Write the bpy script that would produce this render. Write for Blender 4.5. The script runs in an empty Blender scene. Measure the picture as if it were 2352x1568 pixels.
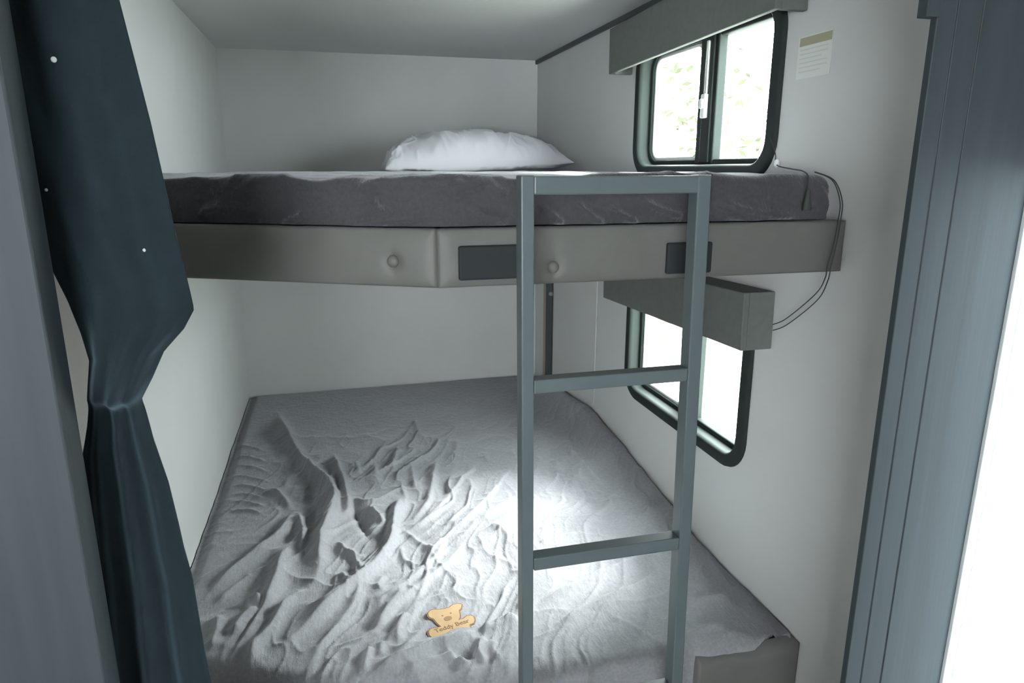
import bpy, bmesh, math, random
import numpy as np
from mathutils import Vector, Matrix

C = bpy.context.scene.collection
SC = bpy.context.scene
random.seed(7)
R = math.radians

# ---------------------------------------------------------------- camera, sky, exposure
W = 1.2604          # inner width of the bunk nook (left wall at x = 0, right wall at x = W)
H = 1.966           # ceiling height
cam_d = bpy.data.cameras.new('camera')
cam = bpy.data.objects.new('camera', cam_d)
C.objects.link(cam)
SC.camera = cam
cam_d.sensor_fit = 'HORIZONTAL'
cam_d.sensor_width = 36.0
cam_d.lens = 1579.1654 / 2352 * 36.0
cam_d.clip_start = 0.02
YAW, PIT = .2551, .2456
_f = Vector((math.sin(YAW) * math.cos(PIT), math.cos(YAW) * math.cos(PIT), -math.sin(PIT)))
_r = Vector((math.cos(YAW), -math.sin(YAW), 0))
_u = _r.cross(_f)
cam.matrix_world = Matrix(((_r.x, _u.x, -_f.x, .3772), (_r.y, _u.y, -_f.y, -2.9616),
                           (_r.z, _u.z, -_f.z, 1.5241), (0, 0, 0, 1)))

world = bpy.data.worlds.new('overcast_sky')
SC.world = world
world.use_nodes = True
bgn = world.node_tree.nodes['Background']
bgn.inputs['Color'].default_value = (.92, .98, 1.0, 1)
bgn.inputs['Strength'].default_value = 25.0

SC.view_settings.view_transform = 'Standard'
SC.view_settings.look = 'None'
SC.view_settings.exposure = 0.52
SC.view_settings.gamma = 1.0
SC.view_settings.use_curve_mapping = False
try:
    SC.cycles.max_bounces = 14
    SC.cycles.diffuse_bounces = 8
    SC.cycles.transparent_max_bounces = 12
    SC.cycles.sample_clamp_indirect = 6.0
except Exception:
    pass


sun_d = bpy.data.lights.new('hazy_sun', 'SUN')
sun_d.energy = 25.0
sun_d.angle = R(33)
sun_d.color = (1.0, 1.0, 1.0)
sun = bpy.data.objects.new('hazy_sun', sun_d)
C.objects.link(sun)
_az, _el = R(9), R(38)      # from the window side, a little towards the back of the nook
sun.rotation_euler = Vector((-math.cos(_el) * math.cos(_az), -math.cos(_el) * math.sin(_az), -math.sin(_el))).to_track_quat('-Z', 'Y').to_euler()


def portal(name, loc, rot, sx, sy):
    l = bpy.data.lights.new(name, 'AREA')
    l.shape = 'RECTANGLE'
    l.size, l.size_y = sx, sy
    l.cycles.is_portal = True
    o = bpy.data.objects.new(name, l)
    o.location = loc
    o.rotation_euler = rot
    C.objects.link(o)
    return o


# sky portals in the wall openings (they only guide sampling of the sky)
portal('window_sky_portal', (W + .055, -1.36, 1.675), (0, R(90), 0), .33, .64)
portal('window_sky_portal', (W + .055, -1.36, 1.035), (0, R(90), 0), .36, .64)
portal('side_window_sky_portal', (W + .055, -2.354, .98), (0, R(90), 0), 1.08, .14)
portal('hall_fill_sky_portal', (-.42, -4.655, 1.375), (R(-90), 0, 0), 1.0, .75)  # unseen hall opening, added to send fill light into the nook


# ---------------------------------------------------------------- materials
def mat(name, col, rough=.6, bump=0, bscale=200, var=0, vscale=8, spec=.4, sheen=0, metal=0, stretch=None, sheen_rough=.4, sheen_tint=None, fuzz=False):
    m = bpy.data.materials.new(name)
    m.use_nodes = True
    nt = m.node_tree
    b = nt.nodes['Principled BSDF']
    b.inputs['Base Color'].default_value = (*col, 1)
    b.inputs['Roughness'].default_value = rough
    b.inputs['Specular IOR Level'].default_value = spec
    b.inputs['Metallic'].default_value = metal
    if sheen:
        b.inputs['Sheen Weight'].default_value = sheen
        b.inputs['Sheen Roughness'].default_value = sheen_rough
        if sheen_tint:
            b.inputs['Sheen Tint'].default_value = (*sheen_tint, 1)
    tc = nt.nodes.new('ShaderNodeTexCoord')
    src = tc.outputs['Object']
    if stretch:
        mp = nt.nodes.new('ShaderNodeMapping')
        mp.inputs['Scale'].default_value = stretch
        nt.links.new(src, mp.inputs['Vector'])
        src = mp.outputs['Vector']
    if var:
        n = nt.nodes.new('ShaderNodeTexNoise')
        n.inputs['Scale'].default_value = vscale
        n.inputs['Detail'].default_value = 5
        nt.links.new(src, n.inputs['Vector'])
        r = nt.nodes.new('ShaderNodeValToRGB')
        r.color_ramp.elements[0].position = .3
        r.color_ramp.elements[1].position = .7
        r.color_ramp.elements[0].color = (*[c * (1 - var) for c in col], 1)
        r.color_ramp.elements[1].color = (*[min(1, c * (1 + var)) for c in col], 1)
        nt.links.new(n.outputs['Fac'], r.inputs['Fac'])
        nt.links.new(r.outputs['Color'], b.inputs['Base Color'])
    if bump:
        n2 = nt.nodes.new('ShaderNodeTexNoise')
        n2.inputs['Scale'].default_value = bscale
        n2.inputs['Detail'].default_value = 3
        nt.links.new(src, n2.inputs['Vector'])
        bp = nt.nodes.new('ShaderNodeBump')
        bp.inputs['Strength'].default_value = bump
        bp.inputs['Distance'].default_value = .002
        nt.links.new(n2.outputs['Fac'], bp.inputs['Height'])
        nt.links.new(bp.outputs['Normal'], b.inputs['Normal'])
        if fuzz:                                   # brushed pile of the plush
            mp2 = nt.nodes.new('ShaderNodeMapping')
            mp2.inputs['Rotation'].default_value = (0, 0, R(-27))
            mp2.inputs['Scale'].default_value = (130, 45, 90)
            nt.links.new(tc.outputs['Object'], mp2.inputs['Vector'])
            n3 = nt.nodes.new('ShaderNodeTexNoise')
            n3.inputs['Scale'].default_value = 1.0
            n3.inputs['Detail'].default_value = 4
            n3.inputs['Distortion'].default_value = .6
            nt.links.new(mp2.outputs['Vector'], n3.inputs['Vector'])
            bp2 = nt.nodes.new('ShaderNodeBump')
            bp2.inputs['Strength'].default_value = .45
            bp2.inputs['Distance'].default_value = .004
            nt.links.new(n3.outputs['Fac'], bp2.inputs['Height'])
            nt.links.new(bp.outputs['Normal'], bp2.inputs['Normal'])
            nt.links.new(bp2.outputs['Normal'], b.inputs['Normal'])
    return m


def glass(name, tint=(.93, .96, .94)):
    m = bpy.data.materials.new(name)
    m.use_nodes = True
    nt = m.node_tree
    nt.nodes.clear()
    out = nt.nodes.new('ShaderNodeOutputMaterial')
    t = nt.nodes.new('ShaderNodeBsdfTransparent')
    t.inputs['Color'].default_value = (*tint, 1)
    g = nt.nodes.new('ShaderNodeBsdfGlossy')
    g.inputs['Roughness'].default_value = .03
    mx = nt.nodes.new('ShaderNodeMixShader')
    mx.inputs['Fac'].default_value = .05
    nt.links.new(t.outputs['BSDF'], mx.inputs[1])
    nt.links.new(g.outputs['BSDF'], mx.inputs[2])
    nt.links.new(mx.outputs['Shader'], out.inputs['Surface'])
    return m


M = dict(
    wall=mat('wall_vinyl', (.60, .603, .60), .55, .05, 300, .03, 4),
    ceil=mat('ceiling_panel', (.84, .85, .845), .6, .04, 300, .02, 4),
    panel=mat('taupe_wall_panel', (.27, .255, .25), .6, .05, 60, .06, 10, stretch=(3, 3, .2)),
    trim=mat('dark_trim', (.05, .06, .062), .5),
    jamb=mat('dark_panel_woodgrain', (.029, .039, .046), .6, .08, 60, .16, 14, stretch=(3, 3, .12)),
    wood=mat('pale_wood_edge', (.36, .28, .24), .6, 0, 0, .15, 20, stretch=(4, 4, .3)),
    fascia=mat('taupe_vinyl', (.128, .128, .120), .55, .12, 420, .03, 30),
    platform=mat('bunk_board', (.30, .29, .27), .7),
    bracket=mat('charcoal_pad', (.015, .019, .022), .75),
    ladder=mat('grey_painted_metal', (.088, .110, .117), .38, .05, 500, .04, 12, spec=.5),
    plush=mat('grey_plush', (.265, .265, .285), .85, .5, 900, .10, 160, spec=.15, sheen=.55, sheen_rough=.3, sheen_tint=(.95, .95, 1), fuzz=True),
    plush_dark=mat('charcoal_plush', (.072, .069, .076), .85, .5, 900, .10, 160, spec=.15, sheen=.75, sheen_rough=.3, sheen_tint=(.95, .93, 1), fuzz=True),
    pillow=mat('white_cotton', (.80, .80, .86), .8, .05, 600, spec=.2, sheen=.1),
    curtain=mat('navy_curtain_cloth', (.0105, .0185, .023), .9, .25, 700, .1, 40, spec=.2, sheen=.4, sheen_tint=(.45, .65, .8)),
    snap=mat('white_snap', (.5, .52, .52), .35),
    frame=mat('black_window_plastic', (.024, .031, .029), .62, spec=.12),
    sash=mat('aluminium_sash', (.75, .76, .75), .35, metal=.5),
    latch=mat('white_plastic', (.75, .77, .76), .4),
    glass=glass('window_glass'),
    tinted=glass('tinted_glass', (.27, .30, .32)),
    valance=mat('grey_valance_cloth', (.125, .135, .127), .8, .25, 500, .05, 60),
    label=mat('white_sticker', (.68, .69, .67), .4),
    labelband=mat('sticker_band', (.34, .33, .22), .5),
    print_=mat('sticker_print', (.58, .59, .58), .5),
    leather=mat('tan_leather', (.47, .32, .18), .6, .1, 300, .06, 40),
    leatheredge=mat('burnt_leather_edge', (.22, .13, .085), .7),
    leatherprint=mat('burnt_leather_print', (.27, .16, .09), .7),
    cord=mat('dark_cord', (.035, .04, .04), .7),
    bead=mat('clear_bead', (.75, .78, .78), .2),
    steel=mat('dark_steel', (.028, .035, .034), .5, spec=.4),
    screw=mat('zinc_screw', (.45, .46, .45), .35, metal=.8),
    floor=mat('floor_vinyl', (.20, .18, .16), .5, .05, 80, .2, 6, stretch=(8, 1, 1)),
    hall=mat('hall_wall', (.30, .31, .31), .6),
    door=mat('door_frame_paint', (.62, .65, .66), .5),
    gravel=mat('gravel', (.42, .42, .38), .9, .3, 40, .15, 3),
    leaf=mat('leaf', (.042, .048, .022), .6, 0, 0, .2, 3),
    bark=mat('bark', (.10, .085, .07), .9),
)


# ---------------------------------------------------------------- mesh helpers
def link(name, me, material, parent=None, smooth=False):
    o = bpy.data.objects.new(name, me)
    C.objects.link(o)
    if material:
        me.materials.append(material)
    if smooth:
        for p in me.polygons:
            p.use_smooth = True
    if parent:
        o.parent = parent
    return o


def from_bm(name, bm, material, parent=None, smooth=False, bevel=0, seg=2):
    bmesh.ops.recalc_face_normals(bm, faces=bm.faces)
    me = bpy.data.meshes.new(name)
    bm.to_mesh(me)
    bm.free()
    o = link(name, me, material, parent, smooth)
    if bevel:
        b = o.modifiers.new('bevel', 'BEVEL')
        b.width = bevel
        b.segments = seg
        b.limit_method = 'ANGLE'
        b.angle_limit = R(40)
    return o


def add_box(bm, x0, x1, y0, y1, z0, z1):
    v = [bm.verts.new(p) for p in ((x0, y0, z0), (x1, y0, z0), (x1, y1, z0), (x0, y1, z0),
                                   (x0, y0, z1), (x1, y0, z1), (x1, y1, z1), (x0, y1, z1))]
    for f in ((3, 2, 1, 0), (4, 5, 6, 7), (0, 1, 5, 4), (1, 2, 6, 5), (2, 3, 7, 6), (3, 0, 4, 7)):
        bm.faces.new([v[i] for i in f])
    return v


def box(name, x0, x1, y0, y1, z0, z1, m, parent=None, bevel=0, seg=2):
    bm = bmesh.new()
    add_box(bm, x0, x1, y0, y1, z0, z1)
    return from_bm(name, bm, m, parent, False, bevel, seg)


def add_prism(bm, poly, z0, z1):
    a = [bm.verts.new((x, y, z0)) for x, y in poly]
    b = [bm.verts.new((x, y, z1)) for x, y in poly]
    n = len(poly)
    bm.faces.new(a[::-1])
    bm.faces.new(b)
    for i in range(n):
        bm.faces.new((a[i], a[(i + 1) % n], b[(i + 1) % n], b[i]))


def loft(bm, loops, close_ends=False):
    vs = [[bm.verts.new(p) for p in l] for l in loops]
    n = len(vs[0])
    for a, b in zip(vs, vs[1:]):
        for i in range(n):
            bm.faces.new((a[i], a[(i + 1) % n], b[(i + 1) % n], b[i]))
    if close_ends:
        bm.faces.new(vs[0][::-1])
        bm.faces.new(vs[-1])
    return vs


def tube(name, pts, rad, m, parent=None, res=6):
    cu = bpy.data.curves.new(name, 'CURVE')
    cu.dimensions = '3D'
    sp = cu.splines.new('POLY')
    sp.points.add(len(pts) - 1)
    for p, q in zip(sp.points, pts):
        p.co = (*q, 1)
    cu.bevel_depth = rad
    cu.bevel_resolution = 2
    cu.use_fill_caps = True
    tmp = bpy.data.objects.new('tmp', cu)
    C.objects.link(tmp)
    dg = bpy.context.evaluated_depsgraph_get()
    me = bpy.data.meshes.new_from_object(tmp.evaluated_get(dg))
    bpy.data.objects.remove(tmp)
    me.name = name
    return link(name, me, m, parent, True)


def spline(pts, n=10):
    out = []
    P = [Vector(p) for p in pts]
    P = [P[0]] + P + [P[-1]]
    for i in range(1, len(P) - 2):
        for k in range(n):
            t = k / n
            a, b, c, d = P[i - 1], P[i], P[i + 1], P[i + 2]
            out.append(.5 * ((2 * b) + (c - a) * t + (2 * a - 5 * b + 4 * c - d) * t * t + (3 * b - a - 3 * c + d) * t ** 3))
    out.append(P[-2])
    return out


def tag(o, label=None, cat=None, group=None, kind=None):
    if label: o['label'] = label
    if cat: o['category'] = cat
    if group: o['group'] = group
    if kind: o['kind'] = kind
    return o


def struct(o):
    o['kind'] = 'structure'
    return o


def empty(name, loc, label, cat, group=None):
    o = bpy.data.objects.new(name, None)
    o.location = loc
    o.empty_display_size = .05
    C.objects.link(o)
    bpy.context.view_layer.update()
    return tag(o, label, cat, group)


def adopt(root, *parts):
    """parent parts modelled in world coordinates to an Empty elsewhere"""
    for p in parts:
        p.parent = root
        p.matrix_parent_inverse = Matrix.Translation(root.location).inverted()


def grid_mesh(name, P, m, parent=None, closed=False):
    """P: array [ny, nx, 3] -> smooth quad mesh"""
    ny, nx = P.shape[:2]
    idx = np.arange(ny * nx).reshape(ny, nx)
    q = np.stack([idx[:-1, :-1], idx[:-1, 1:], idx[1:, 1:], idx[1:, :-1]], -1).reshape(-1, 4)
    me = bpy.data.meshes.new(name)
    me.vertices.add(ny * nx)
    me.vertices.foreach_set('co', P.reshape(-1).astype(np.float32))
    me.loops.add(q.size)
    me.loops.foreach_set('vertex_index', q.reshape(-1).astype(np.int32))
    me.polygons.add(len(q))
    me.polygons.foreach_set('loop_start', (np.arange(len(q)) * 4).astype(np.int32))
    me.polygons.foreach_set('use_smooth', np.ones(len(q), bool))
    me.update(calc_edges=True)
    me.validate()
    return link(name, me, m, parent, True)


def vnoise(x, y, seed=0):
    """smooth value noise in -1..1"""
    rs = np.random.RandomState(seed)
    T = rs.rand(256, 256) * 2 - 1
    xi = np.floor(x).astype(int); yi = np.floor(y).astype(int)
    fx = x - xi; fy = y - yi
    fx = fx * fx * fx * (fx * (fx * 6 - 15) + 10); fy = fy * fy * fy * (fy * (fy * 6 - 15) + 10)
    g = lambda a, b: T[b % 256, a % 256]
    return (g(xi, yi) * (1 - fx) + g(xi + 1, yi) * fx) * (1 - fy) + (g(xi, yi + 1) * (1 - fx) + g(xi + 1, yi + 1) * fx) * fy


def smooth01(t):
    t = np.clip(t, 0, 1)
    return t * t * (3 - 2 * t)


def fold(X, Y, pts, h, wl, wr):
    """height field of one fold running along a polyline; wl / wr are the widths (mm) left and right of it"""
    P = np.array([(p[0], p[1]) for p in spline([(a, b, 0) for a, b in pts], 5)])
    h = h / 1000; wl = wl / 1000; wr = wr / 1000
    pad = 3.2 * max(wl, wr)
    msk = (X > P[:, 0].min() - pad) & (X < P[:, 0].max() + pad) & (Y > P[:, 1].min() - pad) & (Y < P[:, 1].max() + pad)
    out = np.zeros_like(X)
    if not msk.any():
        return out
    x = X[msk]; y = Y[msk]
    best = np.full(x.shape, 1e9); sd = np.zeros(x.shape); tt = np.zeros(x.shape)
    L = np.concatenate([[0], np.cumsum(np.hypot(*(P[1:] - P[:-1]).T))])
    for i in range(len(P) - 1):
        a = P[i]; d = P[i + 1] - a; l2 = d @ d
        if l2 < 1e-12: continue
        t = np.clip(((x - a[0]) * d[0] + (y - a[1]) * d[1]) / l2, 0, 1)
        ex = x - a[0] - t * d[0]; ey = y - a[1] - t * d[1]
        q = ex * ex + ey * ey
        s = d[0] * ey - d[1] * ex
        up = q < best
        best = np.where(up, q, best)
        sd = np.where(up, np.sign(s), sd)
        tt = np.where(up, (L[i] + t * math.sqrt(l2)) / L[-1], tt)
    dist = np.sqrt(best)
    w = np.where(sd > 0, wl, wr)
    tp = smooth01(tt / .22) * smooth01((1 - tt) / .22) * .85 + .15
    out[msk] = h * tp * np.exp(-(dist / w) ** 1.4)
    return out


# fold lines of the two blankets: ([(x, y)...], height mm, left width mm, right width mm)
LOWER_FOLDS = [
([(0.136,-0.279),(0.212,-0.685),(0.268,-0.863),(0.325,-0.994),(0.341,-1.128),(0.317,-1.259),(0.303,-1.356),(0.301,-1.446),(0.287,-1.517),(0.266,-1.543)],34,18,30),
([(0.174,-0.565),(0.237,-0.824),(0.277,-1.009),(0.286,-1.185),(0.269,-1.328),(0.263,-1.436)],-10,20,20),
([(0.342,-0.753),(0.351,-0.854),(0.369,-0.978),(0.378,-1.138),(0.359,-1.209)],18,9,14),
([(0.346,-0.943),(0.356,-1.082),(0.354,-1.197)],-10,8,8),
([(0.538,-1.09),(0.498,-1.24),(0.477,-1.362),(0.441,-1.448),(0.383,-1.534),(0.317,-1.615),(0.259,-1.683),(0.209,-1.734)],24,12,26),
([(0.494,-1.131),(0.471,-1.277),(0.429,-1.445)],-9,16,12),
([(0.231,-1.124),(0.202,-1.25),(0.154,-1.322),(0.1,-1.407),(0.057,-1.496)],16,20,10),
([(0.258,-1.295),(0.218,-1.362),(0.208,-1.464),(0.196,-1.54),(0.17,-1.631),(0.146,-1.706),(0.142,-1.75)],22,14,22),
([(0.19,-1.538),(0.166,-1.63),(0.14,-1.704)],-12,10,12),
([(0.18,-1.755),(0.181,-1.703),(0.207,-1.654),(0.234,-1.579),(0.262,-1.541)],20,14,12),
([(0.243,-1.162),(0.26,-1.275),(0.255,-1.343)],18,12,12),
([(0.151,-0.963),(0.195,-1.04),(0.22,-1.121)],12,10,10),
([(0.384,-1.089),(0.405,-1.238),(0.428,-1.34)],-14,14,12),
([(0.39,-1.065),(0.416,-1.123),(0.455,-1.127),(0.51,-1.077),(0.56,-1.049)],9,8,12),
([(0.436,-1.165),(0.466,-1.276)],13,10,10),
([(0.799,-0.931),(0.708,-1.066),(0.619,-1.213),(0.546,-1.308)],9,7,12),
([(0.9,-0.981),(0.79,-1.143),(0.699,-1.269),(0.62,-1.379)],7,8,14),
([(0.582,-0.882),(0.571,-1.086)],9,9,12),
([(0.67,-0.856),(0.625,-1.059),(0.593,-1.182),(0.528,-1.281)],12,10,14),
([(0.556,-0.721),(0.517,-0.928)],10,11,12),
([(0.47,-0.853),(0.466,-0.96)],7,10,12),
([(0.411,-0.821),(0.416,-0.932)],7,8,12),
([(0.639,-0.479),(0.638,-0.667)],7,10,14),
([(0.762,-0.699),(0.732,-0.905)],5,10,14),
([(0.824,-0.844),(0.826,-0.93)],5,8,10),
([(0.605,-1.355),(0.589,-1.431),(0.537,-1.504),(0.478,-1.579),(0.436,-1.609),(0.424,-1.663)],12,10,18),
([(0.668,-1.371),(0.621,-1.458),(0.546,-1.544),(0.483,-1.614),(0.412,-1.714)],9,8,16),
([(0.491,-1.578),(0.45,-1.642),(0.416,-1.708)],12,12,16),
([(0.486,-1.666),(0.464,-1.714),(0.455,-1.768)],14,12,14),
([(0.525,-1.697),(0.484,-1.758),(0.443,-1.812)],9,9,12),
([(0.397,-1.53),(0.376,-1.608),(0.333,-1.687),(0.288,-1.76)],11,10,18),
([(0.342,-1.337),(0.379,-1.404),(0.411,-1.431)],10,8,12),
([(0.375,-1.375),(0.391,-1.452),(0.398,-1.505)],9,8,10),
([(0.353,-1.477),(0.361,-1.528),(0.379,-1.541)],9,9,10),
([(0.511,-1.299),(0.553,-1.382),(0.586,-1.43)],7,8,10),
([(0.498,-1.378),(0.501,-1.445),(0.53,-1.48)],7,8,9),
([(0.448,-1.502),(0.431,-1.555),(0.442,-1.581)],7,7,9),
([(0.712,-1.728),(0.657,-1.755),(0.619,-1.758)],12,10,14),
([(0.625,-1.756),(0.595,-1.771),(0.56,-1.787),(0.523,-1.792),(0.49,-1.807),(0.439,-1.822),(0.383,-1.83)],26,15,18),
([(0.574,-1.817),(0.51,-1.83),(0.455,-1.848)],16,9,12),
([(0.603,-1.776),(0.576,-1.806),(0.564,-1.832)],-14,12,12),
([(0.621,-1.774),(0.607,-1.814),(0.615,-1.851)],14,8,8),
([(0.565,-1.827),(0.576,-1.852)],12,9,9),
([(0.647,-1.781),(0.637,-1.822),(0.644,-1.859)],9,9,10),
([(0.401,-1.76),(0.391,-1.804),(0.386,-1.83)],13,9,10),
([(0.426,-1.748),(0.418,-1.794)],9,8,10),
([(0.296,-1.801),(0.347,-1.817),(0.389,-1.839)],10,12,10),
([(0.141,-1.547),(0.166,-1.546),(0.182,-1.543)],14,12,14),
([(0.135,-1.66),(0.148,-1.605),(0.176,-1.571)],14,12,12),
([(0.096,-1.571),(0.102,-1.639),(0.095,-1.692)],14,14,14),
([(0.079,-1.531),(0.131,-1.452),(0.184,-1.398)],10,12,14),
([(0.753,-1.71),(0.81,-1.675),(0.899,-1.638),(0.998,-1.599),(1.078,-1.578),(1.133,-1.577)],13,9,16),
([(0.765,-1.78),(0.845,-1.74),(0.96,-1.698),(1.076,-1.645)],8,7,16),
([(0.833,-1.466),(0.899,-1.441),(0.955,-1.438)],6,7,14),
([(0.692,-1.421),(0.751,-1.376),(0.817,-1.33)],6,8,14),
([(0.717,-1.303),(0.778,-1.241),(0.851,-1.186)],7,8,14),
([(1.124,-0.821),(1.116,-0.996),(1.118,-1.139),(1.12,-1.188)],8,8,14),
([(1.04,-0.949),(1.039,-1.069)],5,8,12),
([(1.019,-1.889),(1.068,-1.875),(1.128,-1.872)],13,12,16),
([(1.076,-1.791),(1.147,-1.772),(1.193,-1.765)],8,10,18),
([(1.038,-1.915),(1.09,-1.902),(1.137,-1.893)],10,9,12),
([(0.62,-1.764),(0.66,-1.741),(0.711,-1.726)],12,10,14),
([(0.012,-0.583),(0.059,-0.609),(0.113,-0.666)],6,6,7),
([(0.022,-0.677),(0.068,-0.702),(0.125,-0.757)],6,6,7),
([(0.029,-0.754),(0.076,-0.779),(0.136,-0.832)],6,6,7),
([(0.037,-0.836),(0.084,-0.86),(0.147,-0.911)],6,6,7),
([(0.043,-0.903),(0.091,-0.926),(0.147,-0.974)],6,6,7),
([(0.049,-0.963),(0.097,-0.986),(0.147,-1.03)],6,6,7),
([(0.053,-1.012),(0.102,-1.035),(0.146,-1.076)],6,6,7),
([(0.059,-1.069),(0.108,-1.092),(0.147,-1.13)],6,6,7)]
ROLL = 38
BEAR = [(0.524, -1.6875), (0.5246, -1.6773), (0.5306, -1.6683), (0.5407, -1.6651), (0.5515, -1.6684), (0.5627, -1.6687), (0.5727, -1.6672), (0.5823, -1.6589), (0.5923, -1.6579), (0.6016, -1.6612), (0.6047, -1.6661), (0.6008, -1.6786), (0.5947, -1.685), (0.5947, -1.6981), (0.5929, -1.708), (0.5875, -1.7156), (0.5952, -1.7125), (0.6047, -1.7047), (0.6144, -1.7046), (0.621, -1.7115), (0.6213, -1.7257), (0.6161, -1.7356), (0.6076, -1.7384), (0.6077, -1.7496), (0.6086, -1.7571), (0.5967, -1.7779), (0.5727, -1.7924), (0.542, -1.798), (0.5274, -1.7965), (0.5269, -1.7805), (0.5292, -1.7696), (0.5304, -1.7617), (0.5238, -1.76), (0.5175, -1.7513), (0.5168, -1.7404), (0.5203, -1.7316), (0.527, -1.7273), (0.5378, -1.7276), (0.5446, -1.7282), (0.5392, -1.7181), (0.5359, -1.7085), (0.5339, -1.7008), (0.5269, -1.6947)]
UPPER_FOLDS = [[(0.691, 1.475), (0.709, 1.462), (0.738, 1.44)], [(0.747, 1.481), (0.771, 1.461), (0.808, 1.437)], [(0.8, 1.473), (0.835, 1.454), (0.869, 1.44)], [(0.861, 1.481), (0.896, 1.465), (0.95, 1.449)], [(1.002, 1.48), (1.078, 1.456), (1.175, 1.448)], [(1.003, 1.464), (1.06, 1.444), (1.118, 1.433)], [(0.168, 1.457), (0.204, 1.468), (0.215, 1.469)], [(0.3, 1.44), (0.326, 1.452), (0.348, 1.463)], [(0.39, 1.442), (0.453, 1.45), (0.529, 1.46)], [(0.45, 1.491), (0.462, 1.478), (0.484, 1.459)], [(0.581, 1.47), (0.611, 1.459), (0.65, 1.448)], [(0.536, 1.509), (0.551, 1.496), (0.573, 1.488)], [(0.554, 1.507), (0.584, 1.501), (0.611, 1.509)], [(0.606, 1.509), (0.628, 1.496), (0.65, 1.49)], [(0.241, 1.503), (0.314, 1.509), (0.377, 1.501)], [(0.417, 1.504), (0.481, 1.509), (0.521, 1.511)]]

# ---------------------------------------------------------------- the room
YJ = -2.28      # hall face of the doorway partition
YH = -4.6       # far end of the hall behind the camera


def rrect(y0, y1, z0, z1, r, n=8):
    """rounded rectangle in (y, z): 4 arcs of n+1 points each"""
    pts = []
    for cy, cz, a0 in ((y1 - r, z1 - r, 0), (y0 + r, z1 - r, 90), (y0 + r, z0 + r, 180), (y1 - r, z0 + r, 270)):
        for k in range(n + 1):
            a = R(a0 + 90 * k / n)
            pts.append((cy + r * math.cos(a), cz + r * math.sin(a)))
    return pts


def rect_match(y0, y1, z0, z1, hy0, hy1, hz0, hz1, r, n=8):
    """points on the outer rectangle that pair up with rrect(hy0..)"""
    pts = []
    corners = ((y1, z1, hy1 - r, hz1 - r, 0), (y0, z1, hy0 + r, hz1 - r, 1), (y0, z0, hy0 + r, hz0 + r, 2), (y1, z0, hy1 - r, hz0 + r, 3))
    for cy, cz, sy, sz, q in corners:
        for k in range(n + 1):
            t = k / n
            first = t <= .5
            s = t * 2 if first else (t - .5) * 2
            if q in (0, 2):
                pts.append((cy, sz + (cz - sz) * s) if first else (cy + (sy - cy) * s, cz))
            else:
                pts.append((sy + (cy - sy) * s, cz) if first else (cy, cz + (sz - cz) * s))
    return pts


UWIN = (-1.665, -1.050, 1.535, 1.840)      # inner opening of the upper window (y0, y1, z0, z1)
LWIN = (-1.650, -1.055, .868, 1.200)
DOOR = (-2.42, YJ - .004, .45, 1.52)


def wall_with_holes():
    bm = bmesh.new()
    zs = (0, 1.36, H + .05)
    def face(pts):
        bm.faces.new([bm.verts.new((W, y, z)) for y, z in pts])
    # nook part, two window cells
    for (z0, z1), hole in (((zs[0], zs[1]), LWIN), ((zs[1], zs[2]), UWIN)):
        hy0, hy1, hz0, hz1 = hole[0] - .012, hole[1] + .012, hole[2] - .012, hole[3] + .012
        a = rrect(hy0, hy1, hz0, hz1, .06)
        b = rect_match(-2.2, -.8, z0, z1, hy0, hy1, hz0, hz1, .06)
        n = len(a)
        va = [bm.verts.new((W, *p)) for p in a]
        vb = [bm.verts.new((W, *p)) for p in b]
        vc = [bm.verts.new((W + .05, *p)) for p in a]
        for i in range(n):
            j = (i + 1) % n
            if (vb[i].co - vb[j].co).length > 1e-6:
                bm.faces.new((va[i], va[j], vb[j], vb[i]))
            else:
                bm.faces.new((va[i], va[j], vb[j]))
            bm.faces.new((va[i], va[j], vc[j], vc[i]))
        face(((-.8, z0), (.05, z0), (.05, z1), (-.8, z1)))
    d0, d1, dz0, dz1 = DOOR
    face(((d1, 0), (-2.2, 0), (-2.2, H + .05), (d1, H + .05)))
    face(((d0, dz1), (d1, dz1), (d1, H + .05), (d0, H + .05)))
    face(((d0, 0), (d1, 0), (d1, dz0), (d0, dz0)))
    face(((YH, 0), (d0, 0), (d0, H + .05), (YH, H + .05)))
    # outer skin
    for y0, y1, z0, z1 in ((-.95, .05, 0, H + .05), (-1.75, -.95, 0, .80), (-1.75, -.95, 1.27, 1.45), (-1.75, -.95, 1.90, H + .05),
                           (d1, -1.75, 0, H + .05), (d0, d1, dz1, H + .05), (YH, d0, 0, H + .05)):
        bm.faces.new([bm.verts.new((W + .05, y, z)) for y, z in ((y0, z0), (y1, z0), (y1, z1), (y0, z1))])
    bmesh.ops.remove_doubles(bm, verts=bm.verts, dist=1e-5)
    return bm


struct(from_bm('wall_right', wall_with_holes(), M['wall']))
struct(box('wall_back', -.05, W + .05, 0, .05, 0, H + .05, M['wall']))
struct(box('wall_left', -.05, 0, YJ + .04, 0, 0, H + .05, M['wall']))
struct(box('ceiling', -1.3, W + .05, YH, .05, H, H + .05, M['ceil']))
struct(box('floor', -1.3, W + .05, YH, .05, -.05, 0, M['floor']))
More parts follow.
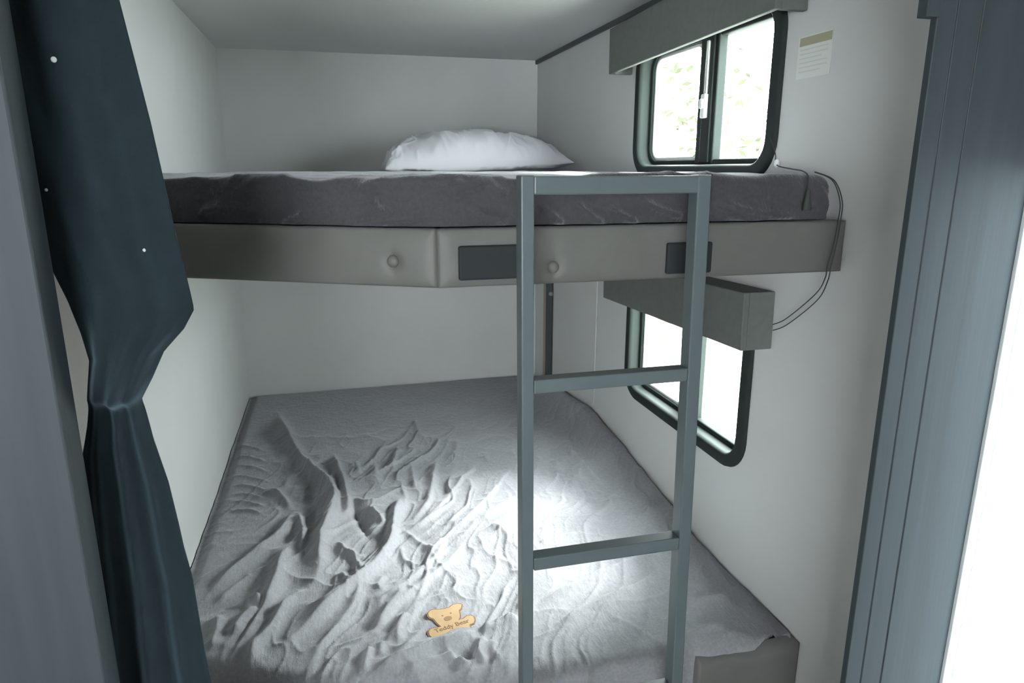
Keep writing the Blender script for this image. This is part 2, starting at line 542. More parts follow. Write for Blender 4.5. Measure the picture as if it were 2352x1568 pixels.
# partition with the doorway into the bunk nook
def partition(x0, x1, th, groove=()):
    bm = bmesh.new()
    xs = [x0]
    for g in groove:
        xs += [g - .001, g + .001]
    xs.append(x1)
    for i in range(0, len(xs), 2):
        add_box(bm, xs[i], xs[i + 1], YJ, YJ + th, 0, H)
    for g in groove:
        add_box(bm, g - .001, g + .001, YJ + .0008, YJ + th, 0, H)
    return bm
struct(from_bm('wall_partition', partition(1.043, 1.214, .010, (1.069, 1.104)), M['jamb'], None, False, .0008, 1))
struct(box('trim_5', 1.2145, 1.234, YJ - .004, YJ + .010, 0, H, M['door'], None, .001))
struct(box('trim_2', 1.024, 1.0425, YJ - .004, YJ + .010, 1.687, H, M['jamb'], None, .001))
struct(from_bm('wall_partition_left', partition(-1.3, .126, .04), M['jamb'], None, False, .002))
# hall behind the camera
struct(box('wall_hall_left', -1.35, -1.3, YH, YJ + .04, 0, H, M['hall']))
bm = bmesh.new()
add_box(bm, -1.3, -.92, YH - .05, YH, 0, H); add_box(bm, .08, W, YH - .05, YH, 0, H)
add_box(bm, -.92, .08, YH - .05, YH, 0, 1.0); add_box(bm, -.92, .08, YH - .05, YH, 1.75, H)  # leaves an added opening, placed and sized for fill light
struct(from_bm('wall_rear', bm, M['hall']))
# dark strip along the ceiling on the window wall, slim corner strips, panel battens
struct(box('trim_1', W - .010, W, YJ + .04, 0, H - .016, H, M['trim'], None, .002))
struct(box('trim_3', W - .0025, W, -.752, -.742, .60, 1.36, M['wall'], None, .001))
struct(box('trim_4', W - .003, W, -2.235, -2.17, 0, H - .016, M['wall'], None, .001))
struct(box('trim_6', 0, .006, YJ + .04, -1.70, 0, H, M['panel'], None, .0015))
# slim side window right beside the doorway
d0, d1, dz0, dz1 = DOOR
fr = struct(box('window_3', W - .030, W + .05, d1 - .0005, d1 + .0035, dz0 - .03, dz1 + .03, M['door']))
box('frame', W - .012, W + .05, d0 - .03, d0, dz0 - .03, dz1 + .03, M['door'], fr)
box('frame', W - .012, W + .05, d0, d1 - .001, dz1, dz1 + .03, M['door'], fr)
bm = bmesh.new(); bm.faces.new([bm.verts.new((W + .040, y, z)) for y, z in ((d0, dz0), (d1, dz0), (d1, dz1), (d0, dz1))])
from_bm('pane', bm, M['tinted'], fr)
box('sill', W - .01, W + .05, d0, d1 - .001, dz0 - .03, dz0, M['door'], fr)

# ---------------------------------------------------------------- windows
def window(n, op, mull, latch_z=None):
    y0, y1, z0, z1 = op
    r = .052
    bm = bmesh.new()
    prof = ((.036, W - .0005), (.034, W - .007), (.028, W - .011), (.008, W - .012), (.003, W - .008), (0, W), (0, W + .05))
    loft(bm, [[(x, y, z) for y, z in rrect(y0 - o, y1 + o, z0 - o, z1 + o, r + o)] for o, x in prof])
    root = struct(from_bm('window_%d' % n, bm, M['frame'], None, True))
    root.modifiers.new('wn', 'WEIGHTED_NORMAL')
    ma, mb = mull
    # fixed outer frame, centre mullion, sliding sash with bright edge
    bm = bmesh.new()
    loft(bm, [[(x, y, z) for y, z in rrect(y0 + o, y1 - o, z0 + o, z1 - o, r - o)] for o, x in
              ((0, W + .024), (.011, W + .024), (.013, W + .028), (.013, W + .048))])
    from_bm('frame', bm, M['frame'], root, True)
    bm = bmesh.new()
    add_box(bm, W + .020, W + .044, ma, mb, z0, z1)
    add_box(bm, W + .014, W + .022, ma + .012, mb - .030, z0 + .004, z1 - .004)
    from_bm('mullion', bm, M['frame'], root, False, .003)
    bm = bmesh.new()
    loft(bm, [[(x, y, z) for y, z in rrect(mb - .004 + o, y1 - .010 - o, z0 + .010 + o, z1 - .010 - o, .040 - o, 8)] for o, x in
              ((0, W + .046), (0, W + .030), (.010, W + .030), (.012, W + .034), (.012, W + .046))])
    from_bm('sash', bm, M['sash'], root, True)
    bm = bmesh.new(); add_box(bm, W + .036, W + .039, ma + .02, y1 - .004, z0 + .004, z1 - .004)
    from_bm('pane', bm, M['glass'], root)
    bm = bmesh.new(); add_box(bm, W + .042, W + .045, y0 + .004, mb - .02, z0 + .004, z1 - .004)
    from_bm('pane', bm, M['glass'], root)
    if latch_z:
        l = box('latch', W + .004, W + .016, mb - .060, mb - .040, latch_z - .028, latch_z + .028, M['latch'], root, .003)
        box('latch_tab', W - .002, W + .006, mb - .056, mb - .044, latch_z - .006, latch_z + .016, M['latch'], l, .002)
        box('latch_strip', W + .008, W + .0145, mb - .057, mb - .046, latch_z + .028, z1 - .02, M['sash'], root, .002)
    return root

window(1, UWIN, (-1.415, -1.332), 1.672)
window(2, LWIN, (-1.415, -1.332), 1.03)

# ---------------------------------------------------------------- valances over the windows
def valance(x, y0, y1, z0, z1, tilt, label):
    ym = (y0 + y1) / 2
    root = empty('window_valance', (W, ym, (z0 + z1) / 2), label, 'valance', None)
    hh = (z1 - z0) / 2
    t = .014
    parts = []
    def piece(nm, *b):
        bm = bmesh.new(); add_box(bm, *b)
        bmesh.ops.rotate(bm, verts=bm.verts, cent=(0, 0, 0), matrix=Matrix.Rotation(tilt, 3, 'X'))
        o = from_bm(nm, bm, M['valance'], root, False, .002)
        parts.append(o)
    piece('face_board', x - W, x - W + t, y0 - ym, y1 - ym, -hh, hh)
    piece('end_board', x - W + t, -.001, y0 - ym, y0 - ym + t, -hh, hh)
    piece('end_board', x - W + t, -.001, y1 - ym - t, y1 - ym, -hh, hh)
    piece('top_board', x - W + t, -.001, y0 - ym + t, y1 - ym - t, hh - t, hh)
    return root

valance(1.190, -1.755, -.962, 1.801, 1.924, -.022, 'grey cloth covered box valance over the upper window, close to the ceiling')
valance(1.186, -1.742, -.985, 1.146, 1.268, -.028, 'grey cloth covered box valance over the lower window, under the top bunk')

# ---------------------------------------------------------------- sticker on the wall
st = empty('safety_sticker', (W, -1.787, 1.728), 'small white notice sticker with olive heading stuck to the wall beside the upper window', 'sticker')
adopt(st, box('sheet', W - .0012, W - .0002, -1.834, -1.740, 1.690, 1.765, M['label']),
      box('heading_band', W - .0018, W - .0012, -1.832, -1.744, 1.748, 1.763, M['labelband']))
for i in range(6):
    y_end = -1.828 + (.02 if i % 3 == 2 else .004)
    adopt(st, box('text_line', W - .0016, W - .0012, y_end, -1.746, 1.740 - i * .0078, 1.7425 - i * .0078, M['print_']))

# ---------------------------------------------------------------- bunks
def yfront(x):
    return -1.93 if x > .529 else -1.93 + (.529 - x) * .526


def padded_board(name, p0, p1, z0, z1, thick, m, button=None, puff=.007, parent=None):
    """upholstered board whose face runs from p0 to p1 (x, y); it is puffed and pulled in at a button"""
    d = Vector((p1[0] - p0[0], p1[1] - p0[1], 0)); ln = d.length; d.normalize()
    nrm = Vector((d.y, -d.x, 0))           # towards the hall
    nx, nz = int(ln / .004), 26
    s = np.linspace(0, 1, nx); t = np.linspace(0, 1, nz)
    S, T = np.meshgrid(s * ln, t * (z1 - z0))
    hgt = z1 - z0
    edge = np.minimum(np.minimum(S, ln - S), np.minimum(T, hgt - T))
    off = puff * (1 - np.exp(-edge / .010)) - .0
    if button is not None:
        bs, bt = button
        rr = np.hypot(S - bs, T - bt)
        off -= .0075 * np.exp(-(rr / .012) ** 2) + .0015 * np.exp(-((S - bs) / .005) ** 2) * np.exp(-((T - bt) / .03) ** 2)
    off += .0006 * vnoise(S * 30, T * 40, 3)
    face = np.zeros((nz, nx, 3))
    for k in range(3):
        face[..., k] = (p0[0], p0[1], z0)[k] + d[k] * S + nrm[k] * off + (T if k == 2 else 0)
    # back rim: add one ring behind to give the board its thickness
    P = np.zeros((nz + 2, nx + 2, 3))
    P[1:-1, 1:-1] = face
    P[0, 1:-1] = face[0]; P[-1, 1:-1] = face[-1]; P[1:-1, 0] = face[:, 0]; P[1:-1, -1] = face[:, -1]
    P[0, 0], P[0, -1], P[-1, 0], P[-1, -1] = face[0, 0], face[0, -1], face[-1, 0], face[-1, -1]
    back = np.array([-nrm.x, -nrm.y, 0]) * thick
    for sl in ((0, slice(None)), (-1, slice(None)), (slice(1, -1), 0), (slice(1, -1), -1)):
        P[sl] = P[sl] + back
    return grid_mesh(name, P, m, parent)


def button(x, y, z, nrm, parent_board, r=.0095):
    bm = bmesh.new()
    bmesh.ops.create_uvsphere(bm, u_segments=20, v_segments=12, radius=r)
    for v in bm.verts:
        v.co.y *= .62
    bmesh.ops.rotate(bm, verts=bm.verts, cent=(0, 0, 0), matrix=Matrix.Rotation(math.atan2(-nrm[0], nrm[1]) + math.pi, 3, 'Z'))
    bmesh.ops.translate(bm, verts=bm.verts, vec=(x + nrm[0] * .001, y + nrm[1] * .001, z))
    return from_bm('button', bm, M['fascia'], parent_board, True)


ub = empty('bunk_bed', (W / 2, -.96, 1.348), 'upper bunk frame with taupe padded front rail and two covered buttons', 'bunk')
bm = bmesh.new()
add_prism(bm, [(.002, -.002), (.002, yfront(0) + .034), (.529, -1.896), (W - .002, -1.896), (W - .002, -.002)], 1.352, 1.428)
adopt(ub, from_bm('bunk_board', bm, M['platform']))
A0, A1 = (.003, yfront(0) - .001 + .002), (.5285, -1.928)
fl = padded_board('front_rail', A0, A1, 1.348, 1.4365, .030, M['fascia'], (.5285 * 1.13 - .072, .039), .006)
fr_ = padded_board('front_rail', (.5305, -1.930), (W - .010, -1.930), 1.348, 1.4365, .030, M['fascia'], (.713 - .5305, .026), .006)
adopt(ub, fl, fr_)
nl = Vector((.466, -.885, 0)).normalized()
nl = Vector((-.466, -.885, 0)).normalized()
bl = button(.4665, yfront(.4665) + .001, 1.387, nl, fl)
br = button(.713, -1.931, 1.374, Vector((0, -1, 0)), fr_)
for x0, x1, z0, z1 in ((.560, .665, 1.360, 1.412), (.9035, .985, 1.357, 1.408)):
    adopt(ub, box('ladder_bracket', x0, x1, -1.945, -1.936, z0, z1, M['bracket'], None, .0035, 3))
lb = empty('bunk_bed', (W / 2, -.96, 0), 'lower bunk frame with taupe front box under the rumpled blanket', 'bunk')
bm = bmesh.new()
add_prism(bm, [(.002, -.002), (.002, yfront(0) + .034), (.529, -1.896), (W - .002, -1.896), (W - .002, -.002)], .40, .44)
adopt(lb, from_bm('bunk_board', bm, M['platform']))
adopt(lb, padded_board('front_rail', A0, A1, 0.001, .448, .028, M['fascia'], None, .003),
      padded_board('front_rail', (.5305, -1.930), (1.0285, -1.930), .001, .500, .028, M['fascia'], None, .003),
      padded_board('rail_end', (1.030, -1.930), (W - .003, -1.930), .001, .579, .028, M['fascia'], None, .003))

# flat dark strip with a wood edge on the window wall at the back corner
ss = empty('bunk_support', (W, -.2, .6), 'dark flat steel upright with wood edge on the wall between the bunks', 'bunk support')
adopt(ss, box('upright', W - .006, W - .0005, -.262, -.176, .60, 1.346, M['steel'], None, .001),
      box('wood_edge', W - .0055, W - .0005, -.174, -.140, .60, 1.346, M['wood'], None, .001))
bm = bmesh.new()
bmesh.ops.create_cone(bm, cap_ends=True, segments=14, radius1=.011, radius2=.008, depth=.012)
bmesh.ops.rotate(bm, verts=bm.verts, cent=(0, 0, 0), matrix=Matrix.Rotation(R(-90), 3, 'Y'))
bmesh.ops.translate(bm, verts=bm.verts, vec=(W - .012, -.262, 1.02))
adopt(ss, from_bm('screw', bm, M['screw'], None, True))

# ---------------------------------------------------------------- blankets (one thick rumpled cover per bunk)
def blanket_param(x0, x1, yb, yf, ztop, dl, dr, db, df, r, step, mw):
    """unrolled coordinates S (across) and T (along), and the smooth base surface"""
    def curve(d0, d1, ln):
        """positions along 0..ln with a rounded edge and a drop at both ends; returns offset, drop, unrolled coordinate"""
        o, dz, s = [], [], []
        arc = r * math.pi / 2
        r0 = r if d0 else 0
        for t in (np.arange(-(d0 - r) - arc, 0, step) if d0 else ()):
            if t < -arc: o.append(0); dz.append(r + (-arc - t))
            else:
                a = -t / r; o.append(r - r * math.sin(a)); dz.append(r - r * math.cos(a))
            s.append(t + r)
        n = max(2, int((ln - r0 - r) / step))
        for k in range(n + 1):
            u = r0 + (ln - r0 - r) * k / n
            o.append(u); dz.append(0); s.append(u)
        for t in np.arange(step, (d1 - r) + arc, step):
            if t > arc: o.append(ln); dz.append(r + (t - arc))
            else:
                a = t / r; o.append(ln - r + r * math.sin(a)); dz.append(r - r * math.cos(a))
            s.append(ln - r + t)
        return np.array(o), np.array(dz), np.array(s)
    ox, dx, sx = curve(dl, dr, x1 - x0)
    oy, dy, sy = curve(db, df, mw)
    X = x0 + ox[None, :] + 0 * oy[:, None]
    yfx = yf(X)
    k = (yb - yfx) / mw
    Y = yb - oy[:, None] * k
    D = (dx[None, :] ** 4 + dy[:, None] ** 4) ** .25
    D = np.minimum(D, max(dl, dr, db, df) - .002)
    Z = ztop - D
    S = x0 + sx[None, :] + 0 * oy[:, None]
    over = np.maximum(sy - mw, 0)[:, None]
    T = np.where(sy[:, None] <= mw, yb - sy[:, None] * k, yfx - over)
    return np.stack([X, Y, Z], -1), S, T


def displace(P, Hh):
    gy = np.gradient(P, axis=0); gx = np.gradient(P, axis=1)
    n = np.cross(gx, gy); n /= np.linalg.norm(n, axis=-1, keepdims=True) + 1e-12
    if n[n.shape[0] // 2, n.shape[1] // 2, 2] < 0: n = -n
    P = P + n * Hh[..., None]
    P[..., 0] = np.clip(P[..., 0], .003, W - .008)
    P[..., 1] = np.minimum(P[..., 1], -.003)
    return P


def yf_low(x):
    return np.interp(x, [0, .11, .28, .52, .71, 1.0, 1.15, 1.26], [-1.665, -1.725, -1.805, -1.868, -1.893, -1.905, -1.925, -1.905])


P, S, T = blanket_param(.003, W - .012, -.004, yf_low, .597, 0, .10, .12, .145, .024, .0031, 1.87)
Hh = np.zeros_like(S)
for pts, h, wl, wr in LOWER_FOLDS:
    Hh += fold(S, T, pts, h * 1.12, wl, wr)
Hh -= .012 * np.exp(-((S - .012) / .016) ** 2)      # sinks along the left wall
# finer creases that run with the big folds, strongest in the rumpled left and front part
aa = S * .45 + T * .89; cc = S * .89 - T * .45
wv = vnoise(S * 5, T * 5, 11) * .045 + vnoise(S * 12, T * 12, 12) * .016
rid = 1 - np.abs(vnoise(aa * 4 + 7, (cc + wv) * 19 + 5, 13))
rid2 = 1 - np.abs(vnoise((aa + wv) * 8 + 3, (cc + wv * .8) * 42, 14))
rid3 = 1 - np.abs(vnoise((S + wv) * 9 + 40, (T - wv) * 9 + 13, 18))
area = smooth01((-T - .40) / .35) * (1 - .45 * smooth01((S - .66) / .22)) * (.45 + .55 * smooth01((S - .10) / .2))
Hh += area * (.0085 * rid ** 5 + .0042 * rid2 ** 5 + .004 * rid3 ** 6)
Hh += .006 * vnoise(S * 5 + 3, T * 5, 15) * smooth01((-T - .3) / .3) + .0024 * vnoise(S * 15, T * 15, 16) * (.25 + .75 * area) + .0005 * vnoise(S * 70, T * 70, 17)
# bunched up against the window wall
rise = np.interp(-T, [0, .10, .35, .73, 1.0, 1.2, 1.5, 1.7, 1.9], [.0, .012, .055, .085, .06, .042, .006, -.015, -.03])
Hh += rise * np.exp(-(np.maximum(W - .03 - S, 0) / .055) ** 1.6) * (S < W - .01)
# smooth place for the leather patch
pc = (.566, -1.728)
pm = np.exp(-((((S - pc[0]) / .068) ** 2 + ((T - pc[1]) / .074) ** 2) ** 2))
roll = fold(S, T, LOWER_FOLDS[ROLL][0], *LOWER_FOLDS[ROLL][1:])
PATCH_H = .008
Hh = Hh * (1 - pm) + (PATCH_H + roll) * pm
low = grid_mesh('blanket', displace(P, Hh), M['plush'])
tag(low, 'rumpled light grey plush blanket spread over the lower bunk', 'blanket')


def yf_up(x):
    return np.where(x > .529, -1.908, -1.908 + (.529 - x) * .526)


P, S, T = blanket_param(.006, W - .034, -.006, yf_up, 1.513, .07, .074, .06, .0765, .016, .0045, 1.9)
Hh = np.zeros_like(S)
Hh += .005 * vnoise(S * 7, T * 7, 21) + .0015 * vnoise(S * 22, T * 22, 22)
arc = lambda z: 1.513 - z
for i, pts in enumerate(UPPER_FOLDS):
    q = []
    for x, z in pts:
        q.append((x, float(yf_up(np.array(x))) - max(0.0, 1.513 - z - .003)))
    Hh += fold(S, T, q, 15 if i < 4 else 12, 7, 7)
edge_ = np.exp(-((T - yf_up(S) - .012) / .045) ** 2)
Hh += edge_ * (.0065 * vnoise(S * 11, T * 9, 25) + .004 * (1 - np.abs(vnoise(S * 17 + T * 6, T * 26, 26))) ** 3)
front = smooth01((-(T) + yf_up(S) * 1.0) / .02)
wv = vnoise(S * 9, T * 20, 23) * .04
Hh += front * .0045 * (1 - np.abs(vnoise((S + T * .9 + wv) * 20, (T - S * .3) * 9, 24))) ** 2
Hh -= .006 * np.exp(-((S - .529) / .007) ** 2) * front
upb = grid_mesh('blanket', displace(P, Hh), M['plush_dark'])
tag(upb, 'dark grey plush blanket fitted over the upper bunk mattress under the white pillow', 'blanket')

# leather patch sewn on the lower blanket
BZ = .597 + PATCH_H - .0010
def patch_mesh(pts, grow, z0, z1):
    n = len(pts)
    c = Vector((sum(p[0] for p in pts) / n, sum(p[1] for p in pts) / n))
    P2 = []
    for i in range(n):
        a, b = Vector(pts[i - 1]), Vector(pts[(i + 1) % n])
        t = (b - a).normalized()
        nn = Vector((t.y, -t.x))
        if grow:
            e = Vector(pts[i])
            P2.append((e.x + nn.x * grow * ORI, e.y + nn.y * grow * ORI))
        else:
            P2.append(pts[i])
    bm = bmesh.new()
    add_prism(bm, P2, z0, z1)
    bmesh.ops.triangulate(bm, faces=[f for f in bm.faces if len(f.verts) > 4])
    return bm
area2 = sum(BEAR[i - 1][0] * BEAR[i][1] - BEAR[i][0] * BEAR[i - 1][1] for i in range(len(BEAR)))
ORI = 1 if area2 > 0 else -1
patch = from_bm('patch', patch_mesh(BEAR, 0, BZ - .004, BZ + .0022), M['leatheredge'], low)
patch['label'] = 'tan leather patch with a burnt brown edge, shaped like a bear'
from_bm('patch_face', patch_mesh(BEAR, -.0030, BZ + .0010, BZ + .0028), M['leather'], patch)
def dot(nm, x, y, rx, ry, ang):
    bm = bmesh.new()
    add_prism(bm, [(x + rx * math.cos(a) * math.cos(ang) - ry * math.sin(a) * math.sin(ang), y + rx * math.cos(a) * math.sin(ang) + ry * math.sin(a) * math.cos(ang))
                   for a in [k * math.pi / 10 for k in range(20)]], BZ + .002, BZ + .0032)
    return from_bm(nm, bm, M['leatherprint'], patch)
dot('eye', .5555, -1.6939, .0019, .0022, 0)
dot('eye', .5741, -1.6896, .0019, .0022, 0)
dot('nose', .5652, -1.7059, .0088, .0072, .2)
tx = bpy.data.curves.new('lettering', 'FONT')
tx.body = 'Teddy Bear'
tx.size = .0175
tx.extrude = .0006
tx.offset = .0002
tmp = bpy.data.objects.new('tmp', tx)
C.objects.link(tmp)
dg = bpy.context.evaluated_depsgraph_get()
dg.update()
me = bpy.data.meshes.new_from_object(tmp.evaluated_get(dg))
bpy.data.objects.remove(tmp)
me.name = 'lettering'
xs = [v.co.x for v in me.vertices]
k = .0765 / (max(xs) - min(xs))
ang = math.atan2(.0174, .0745)
for v in me.vertices:
    x, y = (v.co.x - min(xs)) * k, v.co.y * 1.0
    v.co = Vector((.5335 + x * math.cos(ang) - y * math.sin(ang), -1.7459 + x * math.sin(ang) + y * math.cos(ang), BZ + .0026 + v.co.z))
link('lettering', me, M['leatherprint'], patch)

# ---------------------------------------------------------------- pillow
def make_pillow(cx, cy, hx, hy, z0, t_up, t_dn, rot):
    nu, nv = 150, 100
    def half(sign, t):
        u = np.linspace(-1, 1, nu); v = np.linspace(-1, 1, nv)
        U, V = np.meshgrid(u, v)
        pu = np.where(U < 0, np.clip(1 - np.abs(U) ** 3.2, 0, 1) ** .50, np.clip(1 - np.abs(U) ** 2.2, 0, 1) ** .66)
        prof = pu * (np.clip(1 - np.abs(V) ** 2.4, 0, 1) ** .55)
        # pinched sides between the corners
        X = hx * U * (1 - .035 * (1 - V ** 2)); Y = hy * V * (1 - .05 * (1 - U ** 2))
        Z = sign * t * prof
        if sign > 0 or True:
            w = (1 - np.abs(vnoise(U * 6 + .8 * np.sin(V * 3), V * 1.4, 31))) ** 3 * .013
            w += (1 - np.abs(vnoise(U * 13 + V * 2, V * 3, 32))) ** 3 * .006
            crum = smooth01((-U - .72) / .2)
            w += crum * .011 * vnoise(U * 22, V * 16, 33)
            Z = Z + sign * w * np.clip(prof * 3, 0, 1)
        if sign < 0:
            Z = np.maximum(Z, -t * .93 * np.clip(prof * 3.5, 0, 1))
        return np.stack([X, Y, Z], -1)
    a = half(1, t_up); b = half(-1, t_dn)
    b[0], b[-1], b[:, 0], b[:, -1] = a[0], a[-1], a[:, 0], a[:, -1]
    me = bpy.data.meshes.new('pillow')
    idx = np.arange(nu * nv).reshape(nv, nu)
    q = np.stack([idx[:-1, :-1], idx[:-1, 1:], idx[1:, 1:], idx[1:, :-1]], -1).reshape(-1, 4)
    Pv = np.concatenate([a.reshape(-1, 3), b.reshape(-1, 3)])
    Q = np.concatenate([q, (q + nu * nv)[:, ::-1]])
    me.from_pydata(Pv.tolist(), [], Q.tolist())
    bm = bmesh.new(); bm.from_mesh(me)
    bmesh.ops.remove_doubles(bm, verts=bm.verts, dist=1e-4)
    bmesh.ops.recalc_face_normals(bm, faces=bm.faces)
    bm.to_mesh(me); bm.free()
    o = link('pillow', me, M['pillow'], None, True)
    o.location = (cx, cy, z0)
    o.rotation_euler = (0, R(-1.9), rot)
    return o
pl = make_pillow(.905, -.37, .335, .20, 1.534, .119, .016, R(-2))
tag(pl, 'plump white pillow lying on the upper bunk against the back wall', 'pillow')

# ---------------------------------------------------------------- ladder
ld = empty('bunk_ladder', (.768, -2.046, 0), 'dark grey painted metal ladder standing in front of both bunks', 'ladder')
def post(xt0, xt1, xb0, xb1, y0, y1):
    bm = bmesh.new()
    add_prism(bm, [(0, y0), (1, y0), (1, y1), (0, y1)], 0, 1.516)
    # extrapolated foot position: measured at z = .70, straight down to the floor
    for v in bm.verts:
        top = v.co.z > .7
        a, b = (xt0, xt1) if top else (xt0 + (xb0 - xt0) * 1.516 / .816, xt1 + (xb1 - xt1) * 1.516 / .816)
        v.co.x = a if v.co.x < .5 else b
    return bm
LY0, LY1 = -2.060, -2.033
pA = from_bm('post', post(.6245, .6435, .630, .648, LY0, LY1), M['ladder'], None, False, .0022, 3)
pB = from_bm('post', post(.8850, .9070, .8965, .9165, LY0, LY1), M['ladder'], None, False, .0022, 3)
adopt(ld, pA, pB)
for xa, xb, zt, hgt in ((.6435, .8865, 1.515, .0245), (.6455, .8895, 1.2305, .0205), (.6475, .8935, .9445, .0215), (.6495, .8975, .6585, .0215), (.6515, .9015, .3725, .0215)):
    adopt(ld, box('rung', xa, xb, LY0 + .001, LY1 - .001, zt - hgt, zt, M['ladder'], None, .002, 2))
for p, x in ((pA, .6347), (pB, .9175)):
    f = box('foot', x - .011, x + .013, LY0 - .002, LY1 + .002, 0, .012, M['bracket'], p, .002)

# ---------------------------------------------------------------- curtain
zR = [1.95, 1.676, 1.568, 1.468, 1.415, 1.384, 1.365, 1.343, 1.316, 1.291, 1.244, 1.192, 1.139, 1.112, 1.072, 1.021, .974, .932, .05]
xR = [.180, .201, .215, .225, .232, .2355, .224, .203, .189, .174, .179, .188, .193, .195, .200, .2015, .203, .206, .226]
zL = [1.95, 1.67, 1.559, 1.454, 1.437, 1.398, 1.366, 1.338, 1.302, 1.264, 1.231, 1.0, .05]
xL = [.030, .052, .075, .100, .110, .122, .129, .133, .127, .119, .110, .085, .040]
nz_, nx_ = 420, 90
z = np.linspace(1.95, .05, nz_)[:, None]
s = np.linspace(0, 1, nx_)[None, :]
xl = np.interp(-z, [-a for a in zL], xL); xr = np.interp(-z, [-a for a in zR], xR)
Xc = xl + (xr - xl) * s
amp = np.interp(-z, [-1.95, -1.55, -1.40, -1.29, -1.2, -.8, -.05], [.004, .003, .003, .004, .0065, .010, .013])
ph = 2 * math.pi * s * 3.2 + 1.2 * np.sin(z * 2.2) + vnoise(z * 4 + 0 * s, s * 2, 41) * .8
yb_ = np.interp(-z, [-1.95, -1.5, -1.40, -1.345, -1.315, -1.296, -1.288, -1.282, -1.25, -1.1, -.05], [0, -.004, -.012, -.020, -.020, -.017, -.004, .002, .002, 0, -.002])
Yc = -2.200 + yb_ * (np.sin(math.pi * np.clip(s * .9 + .05, 0, 1)) ** .5) + amp * np.sin(ph) * np.sin(math.pi * (s * .96 + .02)) ** .4
pouch = np.exp(-((z - 1.33) / .06) ** 2)
Yc = Yc + pouch * .004 * vnoise(s * 5 + z * 8, z * 22 - s * 6, 42) - .012 * pouch * (1 - (2 * s - 1) ** 2)
zz = z + 0 * s + pouch * .006 * (np.sin(s * 7) - .3) * (1 - s)
curt = grid_mesh('privacy_curtain', np.stack([Xc, Yc, zz], -1), M['curtain'])
sol = curt.modifiers.new('thickness', 'SOLIDIFY'); sol.thickness = .002; sol.offset = 0
tag(curt, 'dark navy privacy curtain gathered and knotted back at the left of the doorway', 'curtain')
for x, zz_, r in ((.1420, 1.621, .0027), (.1965, 1.446, .0017), (.119, 1.505, .0015)):
    j = int(round((1.95 - zz_) / 1.9 * (nz_ - 1))); sx = (x - xl[j, 0]) / (xr[j, 0] - xl[j, 0]); i = int(np.clip(round(sx * (nx_ - 1)), 0, nx_ - 1))
    bm = bmesh.new(); bmesh.ops.create_uvsphere(bm, u_segments=14, v_segments=8, radius=r)
    for v in bm.verts: v.co.y *= .5
    bmesh.ops.translate(bm, verts=bm.verts, vec=(x, Yc[j, i] - .0012, zz_))
    from_bm('snap', bm, M['snap'], curt, True)
# ceiling track that carries the curtain
trk = box('curtain_track', .02, 1.05, -2.208, -2.192, 1.948, H, M['frame'], None, .002)
tag(trk, 'slim dark track on the ceiling inside the doorway carrying the navy curtain', 'curtain track')

# ---------------------------------------------------------------- blind cords
c1 = empty('blind_cord', (1.23, -1.72, 1.56), 'thin cord with clear bead and dark tassel trailing from the upper window over the blanket', 'cord')
seq = spline([(W - .013, -1.694, 1.585), (1.238, -1.728, 1.553), (1.212, -1.772, 1.532), (1.196, -1.84, 1.5245), (1.178, -1.895, 1.521), (1.170, -1.923, 1.512), (1.168, -1.928, 1.490)], 8)
adopt(c1, tube('string', seq, .0011, M['cord']))
bm = bmesh.new(); bmesh.ops.create_uvsphere(bm, u_segments=14, v_segments=10, radius=.006)
for v in bm.verts: v.co.z *= 1.4
bmesh.ops.translate(bm, verts=bm.verts, vec=(1.214, -1.769, 1.534))
adopt(c1, from_bm('bead', bm, M['bead'], None, True))
bm = bmesh.new()
loft(bm, [[(1.168 + rr * math.cos(a), -1.930 + rr * .8 * math.sin(a), zz) for a in [k * math.pi / 7 for k in range(14)]] for rr, zz in
          ((.0015, 1.492), (.004, 1.488), (.006, 1.474), (.0085, 1.458), (.008, 1.455))], True)
adopt(c1, from_bm('tassel', bm, M['cord'], None, True))
c2 = empty('blind_cord', (1.25, -1.755, 1.21), 'looped double blind cord hanging over the right end of the top bunk rail', 'cord')
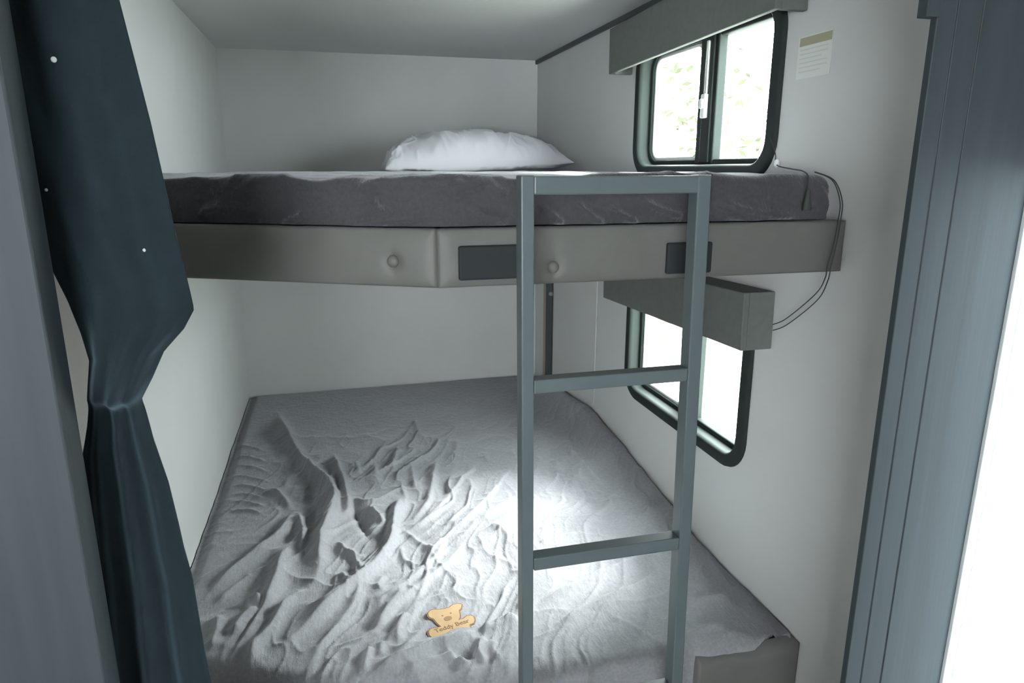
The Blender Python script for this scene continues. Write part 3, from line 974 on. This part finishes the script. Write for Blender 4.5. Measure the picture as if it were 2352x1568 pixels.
lp = [(1.215, -1.88, 1.519), (1.220, -1.922, 1.505), (1.221, -1.945, 1.470), (1.219, -1.948, 1.436), (1.214, -1.950, 1.399), (1.206, -1.950, 1.362), (1.214, -1.938, 1.338), (1.236, -1.890, 1.300), (1.247, -1.80, 1.235), (1.248, -1.757, 1.213)]
adopt(c2, tube('string', spline(lp, 8), .0010, M['cord']))
lp2 = [(x + dx, y - .002, zq - dz) for (x, y, zq), dx, dz in zip(lp, (0, .002, .003, .003, .004, .006, .004, .003, .002, .0), (0, 0, 0, 0, 0, 0, .006, .012, .012, .012))]
adopt(c2, tube('string', spline(lp2, 8), .0010, M['cord']))

# ---------------------------------------------------------------- outside
gr = box('ground', -6, 14, -12, 10, -.75, -.70, M['gravel'])
struct(gr)
def tree(x, y, h, rad, nl, label, seed):
    rs = random.Random(seed)
    root = empty('tree', (x, y, -.70), label, 'tree', 'trees outside the upper window')
    bm = bmesh.new()
    rings = []
    for k in range(7):
        t = k / 6
        r = .10 * (1 - .6 * t)
        rings.append([(x + .08 * math.sin(t * 3) + r * math.cos(a), y + .05 * math.sin(t * 4) + r * math.sin(a), -.70 + h * .7 * t) for a in [j * math.pi / 5 for j in range(10)]])
    loft(bm, rings, True)
    adopt(root, from_bm('trunk', bm, M['bark'], None, True))
    bm = bmesh.new()
    for _ in range(nl):
        while True:
            d = Vector((rs.uniform(-1, 1), rs.uniform(-1, 1), rs.uniform(-1, 1)))
            if d.length < 1: break
        c = Vector((x + d.x * rad, y + d.y * rad, -.70 + h * .72 + d.z * rad * .95))
        u = Vector((rs.uniform(-1, 1), rs.uniform(-1, 1), rs.uniform(-.6, .6))).normalized()
        w = u.cross(Vector((rs.uniform(-1, 1), rs.uniform(-1, 1), 1))).normalized()
        s1, s2 = rs.uniform(.05, .09), rs.uniform(.025, .045)
        bm.faces.new([bm.verts.new(c + q) for q in (u * s1, w * s2, -u * s1, -w * s2)])
    adopt(root, from_bm('foliage', bm, M['leaf']))
    return root
tree(4.7, 5.4, 3.7, 1.25, 900, 'pale leafy tree outside the upper window, showing through its left pane', 1)
tree(6.2, 4.6, 2.9, 1.0, 350, 'pale leafy tree outside the upper window, showing through its right pane', 2)
